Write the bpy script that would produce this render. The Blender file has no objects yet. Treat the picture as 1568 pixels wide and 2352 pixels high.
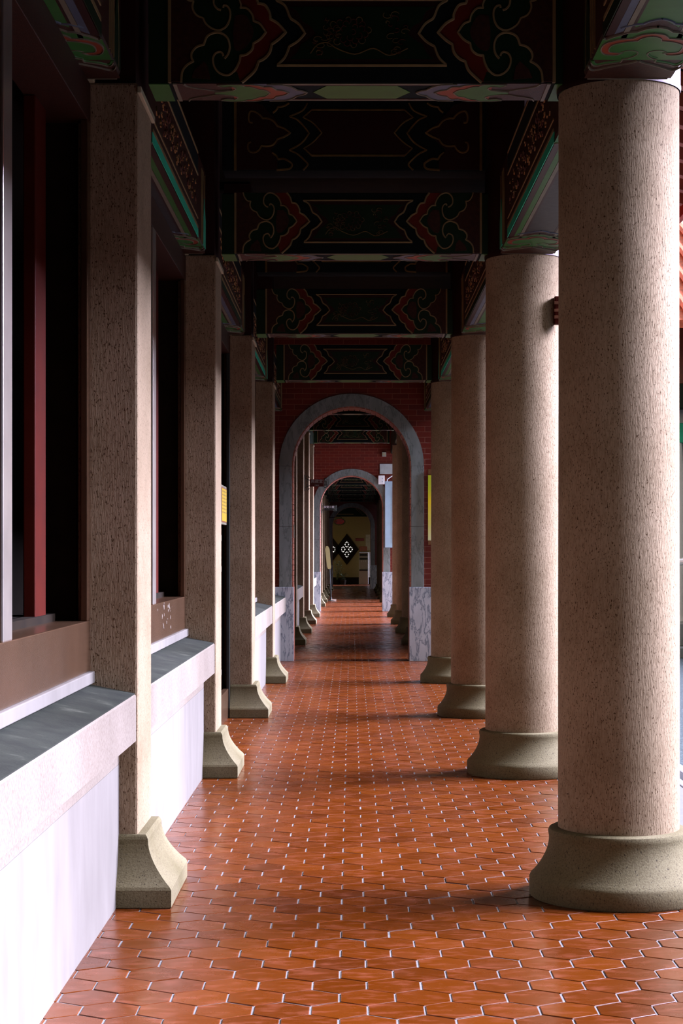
import bpy, bmesh, math, random
from mathutils import Vector
from mathutils.geometry import tessellate_polygon
random.seed(7)
sc = bpy.context.scene
COL = sc.collection
PI = math.pi

# ------------------------------------------------------------------ materials
def new_mat(name):
    m = bpy.data.materials.new(name); m.use_nodes = True
    nt = m.node_tree
    return m, nt, nt.nodes['Principled BSDF']
def N(nt, t, **kw):
    n = nt.nodes.new(t)
    for k, v in kw.items():
        if k.startswith('i_'): n.inputs[k[2:].replace('_', ' ')].default_value = v
        else: setattr(n, k, v)
    return n
def coords(nt, scale=(1, 1, 1), kind='Object'):
    tc = N(nt, 'ShaderNodeTexCoord'); mp = N(nt, 'ShaderNodeMapping')
    mp.inputs['Scale'].default_value = scale
    nt.links.new(tc.outputs[kind], mp.inputs['Vector'])
    return mp.outputs['Vector']
def noise(nt, vec, scale, detail=4, rough=.55):
    n = N(nt, 'ShaderNodeTexNoise'); n.inputs['Scale'].default_value = scale
    n.inputs['Detail'].default_value = detail; n.inputs['Roughness'].default_value = rough
    nt.links.new(vec, n.inputs['Vector']); return n.outputs['Fac']
def ramp(nt, fac, stops):
    r = N(nt, 'ShaderNodeValToRGB')
    el = r.color_ramp.elements
    while len(el) < len(stops): el.new(.5)
    for e, (p, c) in zip(el, stops):
        e.position = p; e.color = (c[0], c[1], c[2], 1)
    nt.links.new(fac, r.inputs['Fac']); return r.outputs['Color']
def mix(nt, a, b, fac, blend='MIX'):
    m = N(nt, 'ShaderNodeMix', data_type='RGBA', blend_type=blend)
    for sock, val in ((m.inputs[0], fac), (m.inputs[6], a), (m.inputs[7], b)):
        if hasattr(val, 'is_output'): nt.links.new(val, sock)
        elif isinstance(val, (int, float)): sock.default_value = val
        else: sock.default_value = (val[0], val[1], val[2], 1)
    return m.outputs[2]
def bump(nt, b, h, strength=.3, dist=.005):
    n = N(nt, 'ShaderNodeBump'); n.inputs['Strength'].default_value = strength
    n.inputs['Distance'].default_value = dist
    nt.links.new(h, n.inputs['Height']); nt.links.new(n.outputs['Normal'], b.inputs['Normal'])
def plain(name, col, rough=.5, metal=0.0, var=.15, spec=.5, nscale=9, bmp=0.0):
    m, nt, b = new_mat(name)
    v = coords(nt)
    f = noise(nt, v, nscale)
    c0 = tuple(x * (1 - var) for x in col); c1 = tuple(min(1, x * (1 + var)) for x in col)
    nt.links.new(ramp(nt, f, [(.3, c0), (.7, c1)]), b.inputs['Base Color'])
    b.inputs['Roughness'].default_value = rough; b.inputs['Metallic'].default_value = metal
    b.inputs['Specular IOR Level'].default_value = spec
    if bmp: bump(nt, b, noise(nt, v, nscale * 6), bmp)
    return m
def stone(name, c_lo, c_hi, speck, rough=.85, stretch=.12, st=.5, sp_scale=120, dist=.004, fleck=(.31, .36), spec=.12, gscale=130):
    """scratched wash-finish plaster: fine upright grooves and dark flecks"""
    m, nt, b = new_mat(name)
    v = coords(nt); vs = coords(nt, (1, 1, stretch))
    big = noise(nt, v, 2.2, 5); groove = noise(nt, vs, gscale, 3, .65); fl = noise(nt, coords(nt, (1, 1, .45)), sp_scale, 2, .5)
    c = ramp(nt, big, [(.3, c_lo), (.7, c_hi)])
    g = ramp(nt, groove, [(.36, (.74, .70, .66)), (.56, (1, 1, 1))])
    c = mix(nt, c, g, 1.0, 'MULTIPLY')
    f = ramp(nt, fl, [(fleck[0], (1, 1, 1)), (fleck[1], (0, 0, 0))])
    c = mix(nt, c, speck, f)
    nt.links.new(c, b.inputs['Base Color'])
    b.inputs['Roughness'].default_value = rough; b.inputs['Specular IOR Level'].default_value = spec
    bump(nt, b, groove, st, dist)
    return m
M = {}
M['shaft'] = stone('scratched_plaster', (.205, .145, .082), (.30, .222, .138), (.055, .028, .009), stretch=.16, st=.7, fleck=(.33, .39), sp_scale=190, gscale=190)
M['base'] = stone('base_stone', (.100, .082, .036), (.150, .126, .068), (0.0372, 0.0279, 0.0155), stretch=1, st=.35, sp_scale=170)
M['ledge'] = stone('ledge_stone', (.135, .109, .083), (.165, .136, .105), (.10, .078, .058), stretch=.6, st=.25, sp_scale=200)
def mottled():
    m, nt, b = new_mat('weathered_ledge_top'); v = coords(nt)
    c = ramp(nt, noise(nt, v, 7, 6, .65), [(.35, (.009, .010, .006)), (.6, (.016, .018, .011)), (.75, (.045, .046, .032))])
    nt.links.new(c, b.inputs['Base Color']); b.inputs['Roughness'].default_value = .85; b.inputs['Specular IOR Level'].default_value = .15
    bump(nt, b, noise(nt, v, 90), .3, .003); return m
M['ledge_top'] = mottled()
def dado_mat():
    m, nt, b = new_mat('pale_plaster'); v = coords(nt, (1, 1, .35))
    c = ramp(nt, noise(nt, v, 6, 5), [(.3, (.112, .098, .081)), (.65, (.136, .120, .100))])
    nt.links.new(c, b.inputs['Base Color']); b.inputs['Roughness'].default_value = .8; b.inputs['Specular IOR Level'].default_value = .15
    bump(nt, b, noise(nt, v, 60), .12, .003); return m
M['dado'] = dado_mat()
def tile_mat():
    m, nt, b = new_mat('terracotta_tile')
    at = N(nt, 'ShaderNodeAttribute', attribute_name='tone')
    c = ramp(nt, at.outputs['Fac'], [(0, (.052, .0098, .0002)), (.5, (.074, .0145, .0003)), (1, (.096, .0205, .0006))])
    v = coords(nt)
    n1 = noise(nt, coords(nt, (1, 2.5, 1)), 9, 5, .6)
    c = mix(nt, c, (.18, .05, .025), ramp(nt, n1, [(.5, (0, 0, 0)), (.78, (.6, .6, .6))]))
    nt.links.new(c, b.inputs['Base Color'])
    r = ramp(nt, noise(nt, v, 5, 5), [(.3, (.20,) * 3), (.7, (.33,) * 3)])
    nt.links.new(r, b.inputs['Roughness']); b.inputs['Specular IOR Level'].default_value = .34
    bump(nt, b, noise(nt, v, 16, 3), .10, .004)
    return m
M['tile'] = tile_mat()
M['grout'] = plain('grout', (0.1170, 0.1100, 0.0983), .7, var=.2, nscale=30)
M['paving'] = plain('pale_paving', (0.1300, 0.1250, 0.1200), .7, var=.08)
M['kerb'] = plain('white_kerb', (0.2940, 0.2940, 0.2940), .6, var=.04)
def asphalt():
    m, nt, b = new_mat('asphalt'); v = coords(nt)
    f = noise(nt, v, 55, 3, .7)
    nt.links.new(ramp(nt, f, [(.35, (.006, .013, .015)), (.55, (.03, .052, .052)), (.72, (.14, .16, .15))]), b.inputs['Base Color'])
    b.inputs['Roughness'].default_value = .7; bump(nt, b, f, .6, .01); return m
M['asphalt'] = asphalt()
def brick(name, axes='XZ', w=.23, h=.077, col=((.115, .0085, .0012), (.085, .0060, .0010)), mortar=(.17, .055, .025)):
    m, nt, b = new_mat(name)
    tc = N(nt, 'ShaderNodeTexCoord'); sp = N(nt, 'ShaderNodeSeparateXYZ'); cb = N(nt, 'ShaderNodeCombineXYZ')
    nt.links.new(tc.outputs['Object'], sp.inputs[0])
    nt.links.new(sp.outputs[axes[0]], cb.inputs[0]); nt.links.new(sp.outputs[axes[1]], cb.inputs[1])
    br = N(nt, 'ShaderNodeTexBrick'); br.inputs['Scale'].default_value = 1
    br.inputs['Brick Width'].default_value = w; br.inputs['Row Height'].default_value = h
    br.inputs['Mortar Size'].default_value = .0035; br.inputs['Mortar Smooth'].default_value = .1
    br.inputs['Color1'].default_value = (*col[0], 1); br.inputs['Color2'].default_value = (*col[1], 1)
    br.inputs['Mortar'].default_value = (*mortar, 1)
    nt.links.new(cb.outputs[0], br.inputs['Vector']); nt.links.new(br.outputs['Color'], b.inputs['Base Color'])
    b.inputs['Roughness'].default_value = .45; b.inputs['Specular IOR Level'].default_value = .3
    inv = N(nt, 'ShaderNodeMath', operation='SUBTRACT'); inv.inputs[0].default_value = 1
    nt.links.new(br.outputs['Fac'], inv.inputs[1]); bump(nt, b, inv.outputs[0], .5, .004)
    return m
M['brick'] = brick('glazed_red_brick')
M['soffit_brick'] = plain('arch_brick', (0.2500, 0.0750, 0.0375), .6, var=.3, nscale=14)
def marble(name, lo, hi, vein, vs=5.0, amt=.75, cr=(.47, .50, .53)):
    m, nt, b = new_mat(name); v = coords(nt, (1.6, 1, .8)); mpn = v.node; mpn.inputs['Rotation'].default_value = (0, .7, 0); mpn.inputs['Scale'].default_value = (2.6, 1, .8)
    base = ramp(nt, noise(nt, v, 3, 5), [(.3, lo), (.7, hi)])
    w = N(nt, 'ShaderNodeTexNoise'); w.inputs['Scale'].default_value = vs; w.inputs['Detail'].default_value = 7
    w.inputs['Roughness'].default_value = .62; w.inputs['Distortion'].default_value = .5; nt.links.new(v, w.inputs['Vector'])
    f = ramp(nt, w.outputs['Fac'], [(cr[0], (0, 0, 0)), (cr[1], (amt,) * 3), (cr[2], (0, 0, 0))])
    nt.links.new(mix(nt, base, vein, f), b.inputs['Base Color'])
    b.inputs['Roughness'].default_value = .3; b.inputs['Specular IOR Level'].default_value = .4
    return m
M['marble'] = marble('grey_marble', (.125, .145, .125), (.20, .22, .20), (.05, .062, .055), 2.2, .6)
M['marble_white'] = marble('white_veined_marble', (.36, .38, .39), (.46, .47, .48), (.10, .13, .16), 4.0, .95, cr=(.44, .50, .53))
# painted timber
M['maroon'] = plain('dark_maroon_paint', (0.0170, 0.0026, 0.0016), 0.5, spec=.22)
M['umber'] = plain('umber_paint', (0.0280, 0.0070, 0.0024), 0.5, nscale=40, var=.4, bmp=.5, spec=.22)
M['red'] = plain('red_paint', (0.0858, 0.0073, 0.0026), 0.5, spec=.22)
M['orange_red'] = plain('orange_red_paint', (0.1728, 0.0270, 0.0079), 0.5, spec=.22)
M['green'] = plain('green_paint', (0.0193, 0.0935, 0.0138), 0.5, spec=.22)
M['deep_green'] = plain('deep_green_paint', (0.0036, 0.0140, 0.0032), 0.5, spec=.22)
M['teal'] = plain('teal_paint', (0.0200, 0.3600, 0.2000), 0.5, spec=.22)
M['bluegrey'] = plain('blue_grey_paint', (0.0520, 0.0650, 0.0884), 0.5, spec=.22)
M['midnight'] = plain('midnight_blue_paint', (0.0044, 0.0068, 0.0060), 0.85, spec=0.08)
M['gold'] = plain('cream_gold_paint', (0.1680, 0.1176, 0.0476), 0.5, spec=.22)
M['cream'] = plain('cream_paint', (0.1176, 0.1042, 0.0672), 0.5, spec=.22)
M['weathered'] = plain('weathered_grey_board', (0.0154, 0.0168, 0.0168), 0.5, var=.5, nscale=20, spec=.22)
M['relief_gold'] = plain('old_gilding', (0.1600, 0.1000, 0.0320), .3, metal=.4, var=.4)
M['relief_red'] = plain('faded_rose_paint', (0.0600, 0.0140, 0.0090), .4, spec=.22)
M['wood_dark'] = plain('dark_timber', (0.0112, 0.0070, 0.0035), 0.85, var=.3, spec=0.08)
M['wood_brown'] = plain('brown_timber', (0.1250, 0.0375, 0.0100), .45, var=.3)
M['rafter'] = plain('red_rafter_paint', (.33, .06, .028), .5)
M['bronze'] = plain('bronze_metal_frame', (.15, .078, .040), .26, metal=.8, var=.15, nscale=4, spec=.4)
M['steel'] = plain('brushed_steel_post', (.62, .55, .46), .28, metal=.9, var=.12, nscale=5)
M['red_frame'] = plain('red_lacquer_frame', (.055, .0045, .0010), .5, spec=.12)
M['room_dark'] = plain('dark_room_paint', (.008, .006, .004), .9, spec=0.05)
M['moulding'] = plain('olive_cream_moulding', (0.3100, 0.2800, 0.1700), .35)
M['cream_wall'] = plain('cream_wall_paint', (.22, .175, .065), .8, var=.04, spec=0.2)
M['black'] = plain('black_iron', (.02, .022, .018), .45, spec=0.15)
M['verdigris'] = plain('verdigris_iron', (0.0350, 0.0450, 0.0300), .5, var=.4, nscale=60)
M['sign_red'] = plain('maroon_sign_board', (.15, .018, .014), .35)
M['bright_red'] = plain('bright_red_sign', (.65, .03, .015), .35)
M['white'] = plain('white_paint', (.80, .80, .78), .4, var=.03)
M['offwhite'] = plain('off_white_plastic', (0.2520, 0.2450, 0.2030), .4, var=.03)
M['pink'] = plain('mauve_collar_paint', (0.3600, 0.2600, 0.3100), .5, var=.05)
M['light_metal'] = plain('pale_metal_box', (.45, .50, .48), .4, metal=.4, var=.1)
M['board_blue'] = plain('pale_blue_board', (.30, .42, .48), .4, var=.06)
M['poster_white'] = plain('poster_paper', (.70, .70, .80), .5, var=.05)
M['purple'] = plain('purple_print', (.10, .04, .35), .5)
M['orange'] = plain('orange_notice', (0.1800, 0.0440, 0.0060), .5)
M['leaf'] = plain('dark_leaf', (.03, .05, .015), .5)
M['roof_tile'] = plain('red_roof_tile', (.36, .075, .03), .5, var=.3)
M['yellow'] = plain('yellow_notice', (.30, .19, .004), .4, var=.05)
M['ink'] = plain('dark_ink', (.05, .03, .02), .6)
def poster():
    m, nt, b = new_mat('yellow_poster')
    tc = N(nt, 'ShaderNodeTexCoord'); sp = N(nt, 'ShaderNodeSeparateXYZ')
    nt.links.new(tc.outputs['Generated'], sp.inputs[0])
    c = ramp(nt, sp.outputs['Z'], [(0, (.66, .66, .33)), (.25, (.68, .62, .10)), (.6, (.80, .60, .005)), (.8, (.45, .52, .005)), (1, (.40, .50, .005))])
    nt.links.new(c, b.inputs['Base Color']); b.inputs['Roughness'].default_value = .2; return m
M['poster'] = poster()

# ------------------------------------------------------------------ mesh tools
class MB:
    def __init__(s): s.v = []; s.f = []; s.mi = []; s.sm = []
    def add(s, vs, fs, mi=0, smooth=False):
        o = len(s.v); s.v += [tuple(p) for p in vs]
        for f in fs: s.f.append([i + o for i in f]); s.mi.append(mi); s.sm.append(smooth)
        return s
    def box(s, x0, x1, y0, y1, z0, z1, mi=0, bev=0.0):
        if bev <= 0:
            v = [(x, y, z) for z in (z0, z1) for y in (y0, y1) for x in (x0, x1)]
            return s.add(v, [(0, 2, 3, 1), (4, 5, 7, 6), (0, 1, 5, 4), (2, 6, 7, 3), (0, 4, 6, 2), (1, 3, 7, 5)], mi)
        bm = bmesh.new(); bmesh.ops.create_cube(bm, size=1)
        for p in bm.verts:
            p.co = Vector(((x0 + x1) / 2 + p.co.x * (x1 - x0), (y0 + y1) / 2 + p.co.y * (y1 - y0), (z0 + z1) / 2 + p.co.z * (z1 - z0)))
        bmesh.ops.bevel(bm, geom=bm.edges[:], offset=bev, segments=2, affect='EDGES', profile=.5)
        return s.bm(bm, mi)
    def bm(s, bm, mi=0, smooth=False):
        bm.verts.ensure_lookup_table(); bm.verts.index_update()
        s.add([p.co[:] for p in bm.verts], [[q.index for q in f.verts] for f in bm.faces], mi, smooth); bm.free(); return s
    def lathe(s, prof, cx, cy, seg=64, mi=0, smooth=True):
        vs = [(cx + r * math.cos(2 * PI * i / seg), cy + r * math.sin(2 * PI * i / seg), z) for r, z in prof for i in range(seg)]
        fs = [(j * seg + i, j * seg + (i + 1) % seg, (j + 1) * seg + (i + 1) % seg, (j + 1) * seg + i) for j in range(len(prof) - 1) for i in range(seg)]
        n = len(prof)
        fs.append(tuple(reversed(range(seg)))); fs.append(tuple((n - 1) * seg + i for i in range(seg)))
        return s.add(vs, fs, mi, smooth)
    def tube(s, pts, r, seg=8, mi=0):
        pts = [Vector(p) for p in pts]; n = len(pts); vs = []
        up = None
        for i, p in enumerate(pts):
            t = (pts[min(i + 1, n - 1)] - pts[max(i - 1, 0)]).normalized()
            if up is None: up = Vector((0, 0, 1)) if abs(t.z) < .9 else Vector((1, 0, 0))
            a = t.cross(up).normalized(); b = a.cross(t).normalized()
            up = b
            rr = r[i] if isinstance(r, (list, tuple)) else r
            vs += [p + (a * math.cos(2 * PI * k / seg) + b * math.sin(2 * PI * k / seg)) * rr for k in range(seg)]
        fs = [(j * seg + i, j * seg + (i + 1) % seg, (j + 1) * seg + (i + 1) % seg, (j + 1) * seg + i) for j in range(n - 1) for i in range(seg)]
        fs += [tuple(range(seg)), tuple((n - 1) * seg + i for i in reversed(range(seg)))]
        return s.add(vs, fs, mi, True)
    def plate(s, loops, fn, h0, h1, mi=0):
        """2-D outline (first loop) with holes, pushed from height h0 to h1; fn(u, v, h) -> point"""
        flat = [p for l in loops for p in l]
        tri = tessellate_polygon([[Vector((p[0], p[1], 0)) for p in l] for l in loops])
        n = len(flat)
        vs = [fn(u, v, h0) for u, v in flat] + [fn(u, v, h1) for u, v in flat]
        fs = [tuple(i + n for i in t) for t in tri] + [tuple(reversed(t)) for t in tri]
        o = 0
        for l in loops:
            k = len(l)
            fs += [(o + i, o + (i + 1) % k, n + o + (i + 1) % k, n + o + i) for i in range(k)]
            o += k
        return s.add(vs, fs, mi)
    def ribbon(s, pts, w, fn, h0, h1, mi=0, closed=False):
        """raised band of width w with a chamfered crest along a 2-D path"""
        P = [Vector((p[0], p[1])) for p in pts]; n = len(P); vs = []
        for i, p in enumerate(P):
            a = P[max(i - 1, 0)]; c = P[min(i + 1, n - 1)]
            t = (c - a)
            t = t.normalized() if t.length > 1e-9 else Vector((1, 0))
            q = Vector((-t.y, t.x))
            for off, h in ((-w / 2, h0), (-w * .28, h1), (w * .28, h1), (w / 2, h0)):
                vs.append(fn(p.x + q.x * off, p.y + q.y * off, h))
        fs = [(i * 4 + k, i * 4 + k + 1, (i + 1) * 4 + k + 1, (i + 1) * 4 + k) for i in range(n - 1) for k in range(3)]
        fs += [(0, 3, 2, 1), ((n - 1) * 4, (n - 1) * 4 + 1, (n - 1) * 4 + 2, (n - 1) * 4 + 3)]
        return s.add(vs, fs, mi)
    def build(s, name, mats, parent=None, fix=True):
        me = bpy.data.meshes.new(name); me.from_pydata(s.v, [], s.f)
        if not isinstance(mats, (list, tuple)): mats = [mats]
        for m in mats: me.materials.append(m)
        me.polygons.foreach_set('material_index', s.mi); me.polygons.foreach_set('use_smooth', s.sm)
        if fix:
            b = bmesh.new(); b.from_mesh(me); bmesh.ops.recalc_face_normals(b, faces=b.faces[:]); b.to_mesh(me); b.free()
        if any(s.sm):
            me.set_sharp_from_angle(angle=math.radians(40))
        me.update()
        o = bpy.data.objects.new(name, me); COL.objects.link(o)
        if parent is not None: o.parent = parent
        return o
def tag(o, label=None, cat=None, group=None, kind=None):
    if label: o['label'] = label
    if cat: o['category'] = cat
    if group: o['group'] = group
    if kind: o['kind'] = kind
    return o
def thing(name, label, cat, loc=(0, 0, 0), rz=0, group=None, kind='thing'):
    o = bpy.data.objects.new(name, None); COL.objects.link(o); o.empty_display_size = .2
    o.location = loc; o.rotation_euler = (0, 0, rz)
    return tag(o, label, cat, group, kind)
def struct(o, label=None): return tag(o, label, None, None, 'structure')
def kids(o): return [c for c in bpy.data.objects if c.parent == o]
def dup(root, loc, label, group=None):
    r = root.copy(); COL.objects.link(r); r.location = loc; r['label'] = label
    if group: r['group'] = group
    for ch in kids(root):
        c = ch.copy(); COL.objects.link(c); c.parent = r
        for g in kids(ch):
            d = g.copy(); COL.objects.link(d); d.parent = c
    return r
def smooth(pts, k=5):
    """Catmull-Rom through the points; a point followed by None is kept as a cusp"""
    segs = [[]]
    for p in pts:
        if p is None:
            last = segs[-1][-1]; segs.append([last])
        else: segs[-1].append(p)
    out = []
    for s in segs:
        if len(s) < 2: continue
        P = [s[0]] + s + [s[-1]]
        for i in range(1, len(P) - 2):
            p0, p1, p2, p3 = P[i - 1:i + 3]
            for j in range(k):
                t = j / k
                out.append(tuple(.5 * (2 * p1[a] + (p2[a] - p0[a]) * t + (2 * p0[a] - 5 * p1[a] + 4 * p2[a] - p3[a]) * t * t + (3 * p1[a] - p0[a] - 3 * p2[a] + p3[a]) * t ** 3) for a in (0, 1)))
        out.append(s[-1])
    res = [out[0]]
    for p in out[1:]:
        if abs(p[0] - res[-1][0]) + abs(p[1] - res[-1][1]) > 1e-6: res.append(p)
    return res
def text_mb(body, size, fn, depth=.002):
    cu = bpy.data.curves.new('t', 'FONT'); cu.body = body; cu.size = size; cu.align_x = 'CENTER'; cu.align_y = 'CENTER'
    cu.extrude = depth / 2; cu.resolution_u = 3
    o = bpy.data.objects.new('t', cu); COL.objects.link(o)
    dg = bpy.context.evaluated_depsgraph_get(); dg.update()
    me = bpy.data.meshes.new_from_object(o.evaluated_get(dg))
    mb = MB(); mb.add([fn(v.co.x, v.co.y, v.co.z) for v in me.vertices], [list(p.vertices) for p in me.polygons])
    bpy.data.objects.remove(o); bpy.data.curves.remove(cu); bpy.data.meshes.remove(me)
    return mb

# ------------------------------------------------------------------ layout numbers
D = 4.3
CY = [7.68 + D * k for k in range(16)]          # row of supports; k = 4, 9 are archways
NEAR, MID, FAR = [0, 1, 2, 3], [5, 6, 7, 8], [10, 11, 12, 13, 14, 15]
ARCH_Y = [24.57, 46.07, 76.25]
WALL_Y = 87.6
PIN = -.917                                    # corridor face of the piers
WX = -1.12                                     # plane of the window frames
def colx(y): return 1.177 + .0021 * (y - 7.68)
TOP = {}
for k in NEAR: TOP[k] = 3.53
for k in MID: TOP[k] = 4.17
for k in FAR: TOP[k] = 3.67
CEIL = 4.95
ORD = ['first', 'second', 'third', 'fourth', 'fifth', 'sixth']
def sect(k): return (ORD[k], 'near hall') if k in NEAR else ((ORD[k - 5], 'middle hall') if k in MID else (ORD[k - 10], 'far hall'))

# ------------------------------------------------------------------ floor of hexagonal tiles
def build_floor():
    W = .189; s = W / math.sqrt(3); P = 1.5 * s; gap = .0058
    r0 = s - gap * .62; mb = MB(); tones = []
    y = -1.6; row = 0
    x_lo, x_hi = -1.22, 1.62
    base_y = 5.736 - 40 * P
    rows = int((WALL_Y - base_y) / P) + 1
    for j in range(rows):
        cy = base_y + j * P
        # tile centre is half a tile from its upright edges
        x_off = -.892 + (W / 2 if j % 2 == 0 else 0)
        i0 = math.floor((x_lo - x_off) / W)
        detail = cy < 48
        for i in range(i0, i0 + 17):
            cx = x_off + i * W
            if cx < x_lo or cx > x_hi: continue
            tx, ty = random.gauss(0, .0045), random.gauss(0, .0045); dz = random.gauss(0, .0005)
            jx, jy = random.uniform(-.0009, .0009), random.uniform(-.0009, .0009)
            rings = ((r0, -.004), (r0 - .0006, -.0015), (r0 - .0028, 0)) if detail else ((r0, -.004), (r0 - .001, 0))
            vs = []
            for r, z in rings:
                for q in range(6):
                    a = PI / 6 + q * PI / 3
                    px, py = r * math.cos(a), r * math.sin(a)
                    vs.append((cx + jx + px, cy + jy + py, z + dz + (tx * px + ty * py if z > -.004 else -.001)))
            fs = []; nr = len(rings)
            for k in range(nr - 1):
                fs += [(k * 6 + q, k * 6 + (q + 1) % 6, (k + 1) * 6 + (q + 1) % 6, (k + 1) * 6 + q) for q in range(6)]
            fs.append(tuple((nr - 1) * 6 + q for q in range(6)))
            mb.add(vs, fs, 0)
            t = min(1, max(0, random.gauss(.5, .2))); tones += [t] * len(fs)
    mb.add([(-1.35, -1.6, -.0032), (1.66, -1.6, -.0032), (1.66, WALL_Y + .2, -.0032), (-1.35, WALL_Y + .2, -.0032)], [(0, 1, 2, 3)], 1); tones.append(.5)
    o = mb.build('floor', [M['tile'], M['grout']], fix=False)
    at = o.data.attributes.new('tone', 'FLOAT', 'FACE'); at.data.foreach_set('value', tones)
    return struct(o, 'glazed terracotta hexagonal tile floor running down the corridor')
build_floor()
mb = MB(); mb.box(-1.4, 1.66, -1.6, WALL_Y + .3, -.3, -.006)
struct(mb.build('floor_slab', M['grout']))

# ------------------------------------------------------------------ columns on the open side
def column_mesh(top, near=True):
    r = .265
    sh = MB().lathe([(r, .27), (r, 1.2), (r - .002, 2.2), (r - .002, top)], 0, 0, 96)
    prof = [(.386, 0), (.392, .008), (.392, .078), (.386, .09)]
    for i in range(1, 13):                                          # concave flare
        t = i / 12; prof.append((.386 - .081 * math.sin(t * PI / 2) ** .85, .09 + .165 * t))
    prof += [(.307, .268), (.309, .282), (.304, .294), (.292, .3), (.264, .301)]
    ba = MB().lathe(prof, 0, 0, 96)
    cp = [(r + .004, top), (r + .007, top + .02), (r + .004, top + .03), (r + .004, top + .36), (r + .007, top + .38), (r + .004, top + .40), (r + .004, 4.6)]
    co = MB(); ci = MB()
    for m_, a0, a1 in ((co, -95, 95), (ci, 95, 265)):
        n_ = 24; A = [math.radians(a0 + (a1 - a0) * i / n_) for i in range(n_ + 1)]
        m_.add([(rr * math.cos(a), rr * math.sin(a), z) for rr, z in cp for a in A], [(j * (n_ + 1) + i, j * (n_ + 1) + i + 1, (j + 1) * (n_ + 1) + i + 1, (j + 1) * (n_ + 1) + i) for j in range(len(cp) - 1) for i in range(n_)], 0, True)
    if not near: co = MB().lathe([(r + .004, top - .03), (r + .012, top - .02), (r + .012, top + .0), (r + .004, top + .004)], 0, 0, 64)
    return sh, ba, co, (ci if near else None)
def make_column(k):
    nm, hall = sect(k)
    t = thing('stone_column', '', 'column', (colx(CY[k]), CY[k], 0), 0, 'round columns along the open side')
    sh, ba, co, ci = column_mesh(TOP[k] - .005, k in NEAR)
    sh.build('shaft', M['shaft'], t)
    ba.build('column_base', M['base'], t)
    co.build('painted_collar', M['pink'] if ci else M['maroon'], t)
    if ci: ci.build('shaded_collar', M['maroon'], t)  # corridor half of the collar coloured dark maroon for the shade there
    return t
def col_label(k):
    if k == 0: return 'nearest and largest round stone column, bare shaft on a flared base'
    if k == 1: return 'second round stone column, with a small red carved plaque near its top'
    if k == 3: return 'round stone column standing just before the first archway, beside the yellow poster'
    nm, hall = sect(k)
    if k == 2: return 'third round stone column, with columns on both sides, in the near hall'
    return f'{nm} round stone column past the {"first" if k in MID else "second"} archway, {hall}'
protos = {}
for grp in (NEAR, MID, FAR):
    p = None
    for k in grp:
        if p is None: p = make_column(k); p['label'] = col_label(k)
        else: dup(p, (colx(CY[k]), CY[k], 0), col_label(k))

# ------------------------------------------------------------------ square piers on the building side
def pier_parts(top, parent):
    c0, c1 = -.25, .25
    MB().box(-.26, 0, c0, c1, .02, top, bev=.012).build('shaft', M['shaft'], parent)
    # flared base: profile in X and Y at each height
    prof = [(.150, .105, 0), (.154, .11, .006), (.154, .11, .078), (.148, .105, .09)]
    for i in range(1, 11):
        t = i / 10; k = 1 - math.sin(t * PI / 2) ** .9
        prof.append((.045 + .103 * k, .02 + .085 * k, .09 + .19 * t))
    prof += [(.040, .016, .292), (.034, .01, .3)]
    vs = []
    for ex, ey, z in prof: vs += [(-.2, c0 - ey, z), (ex, c0 - ey, z), (ex, c1 + ey, z), (-.2, c1 + ey, z)]
    n = len(prof)
    fs = [(j * 4 + i, j * 4 + (i + 1) % 4, (j + 1) * 4 + (i + 1) % 4, (j + 1) * 4 + i) for j in range(n - 1) for i in range(4)]
    fs += [(3, 2, 1, 0), tuple((n - 1) * 4 + i for i in range(4))]
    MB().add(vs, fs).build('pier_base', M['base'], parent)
    MB().box(-.002, .016, c0 - .012, c1 + .02, top - .05, top - .02, bev=.004).build('top_moulding', M['moulding'], parent)
    if top < 3.6: MB().box(-.26, -.012, c0 + .02, c1 - .02, top, CEIL - .02).build('painted_post', M['maroon'], parent)
def pier_label(k):
    if k == 0: return 'square stone pier between the first two stone ledges, nearest of its row'
    if k == 1: return 'square stone pier where the second ledge ends, before the doorway'
    if k == 2: return 'square stone pier just past the doorway with the yellow notice'
    if k == 3: return 'square stone pier between two short ledges, last before the first archway'
    if k == 6: return 'square stone pier carrying the maroon bracket sign with white characters'
    nm, hall = sect(k)
    return f'{nm} square stone pier past the {"first" if k in MID else "second"} archway, {hall}'
for grp in (NEAR, MID, FAR):
    p = None
    for k in grp:
        loc = (PIN, CY[k] + .05, 0)
        if p is None:
            p = thing('square_pier', pier_label(k), 'pier', loc, 0, 'square piers along the building side'); pier_parts(TOP[k], p)
        else: dup(p, loc, pier_label(k))

# ------------------------------------------------------------------ building side: ledges, dado, windows, doorway
def ledge(y0, y1, label):
    t = thing('stone_ledge', label, 'ledge', (0, y0, 0), 0, 'stone ledges under the windows')
    L = y1 - y0
    prof = [(WX - .1, .602), (-.998, .602), (-.998, .640), (-.925, .700), (-.925, .893), (-.932, .90), (WX - .1, .958)]
    vs = [(x, y, z) for y in (0, L) for x, z in prof]; n = len(prof)
    mb = MB().add(vs, [(i, (i + 1) % n, n + (i + 1) % n, n + i) for i in range(n)] + [tuple(range(n)), tuple(n + i for i in reversed(range(n)))])
    mb.build('ledge_block', M['ledge'], t)
    MB().box(WX - .1, -.930, .001, L - .001, 0, .004).build('weathered_top', M['ledge_top'], t)
    c = COL.objects[-1] if False else [q for q in kids(t) if q.name.startswith('weathered_top')][0]
    me = c.data
    for v in me.vertices:
        f = (-.930 - v.co.x) / (.29); v.co.z += .9005 + f * .058
    MB().box(WX - .09, WX + .018, 0, L, .95, 1.0, bev=.004).build('plaster_fillet', M['dado'], t)
    return t
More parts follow.
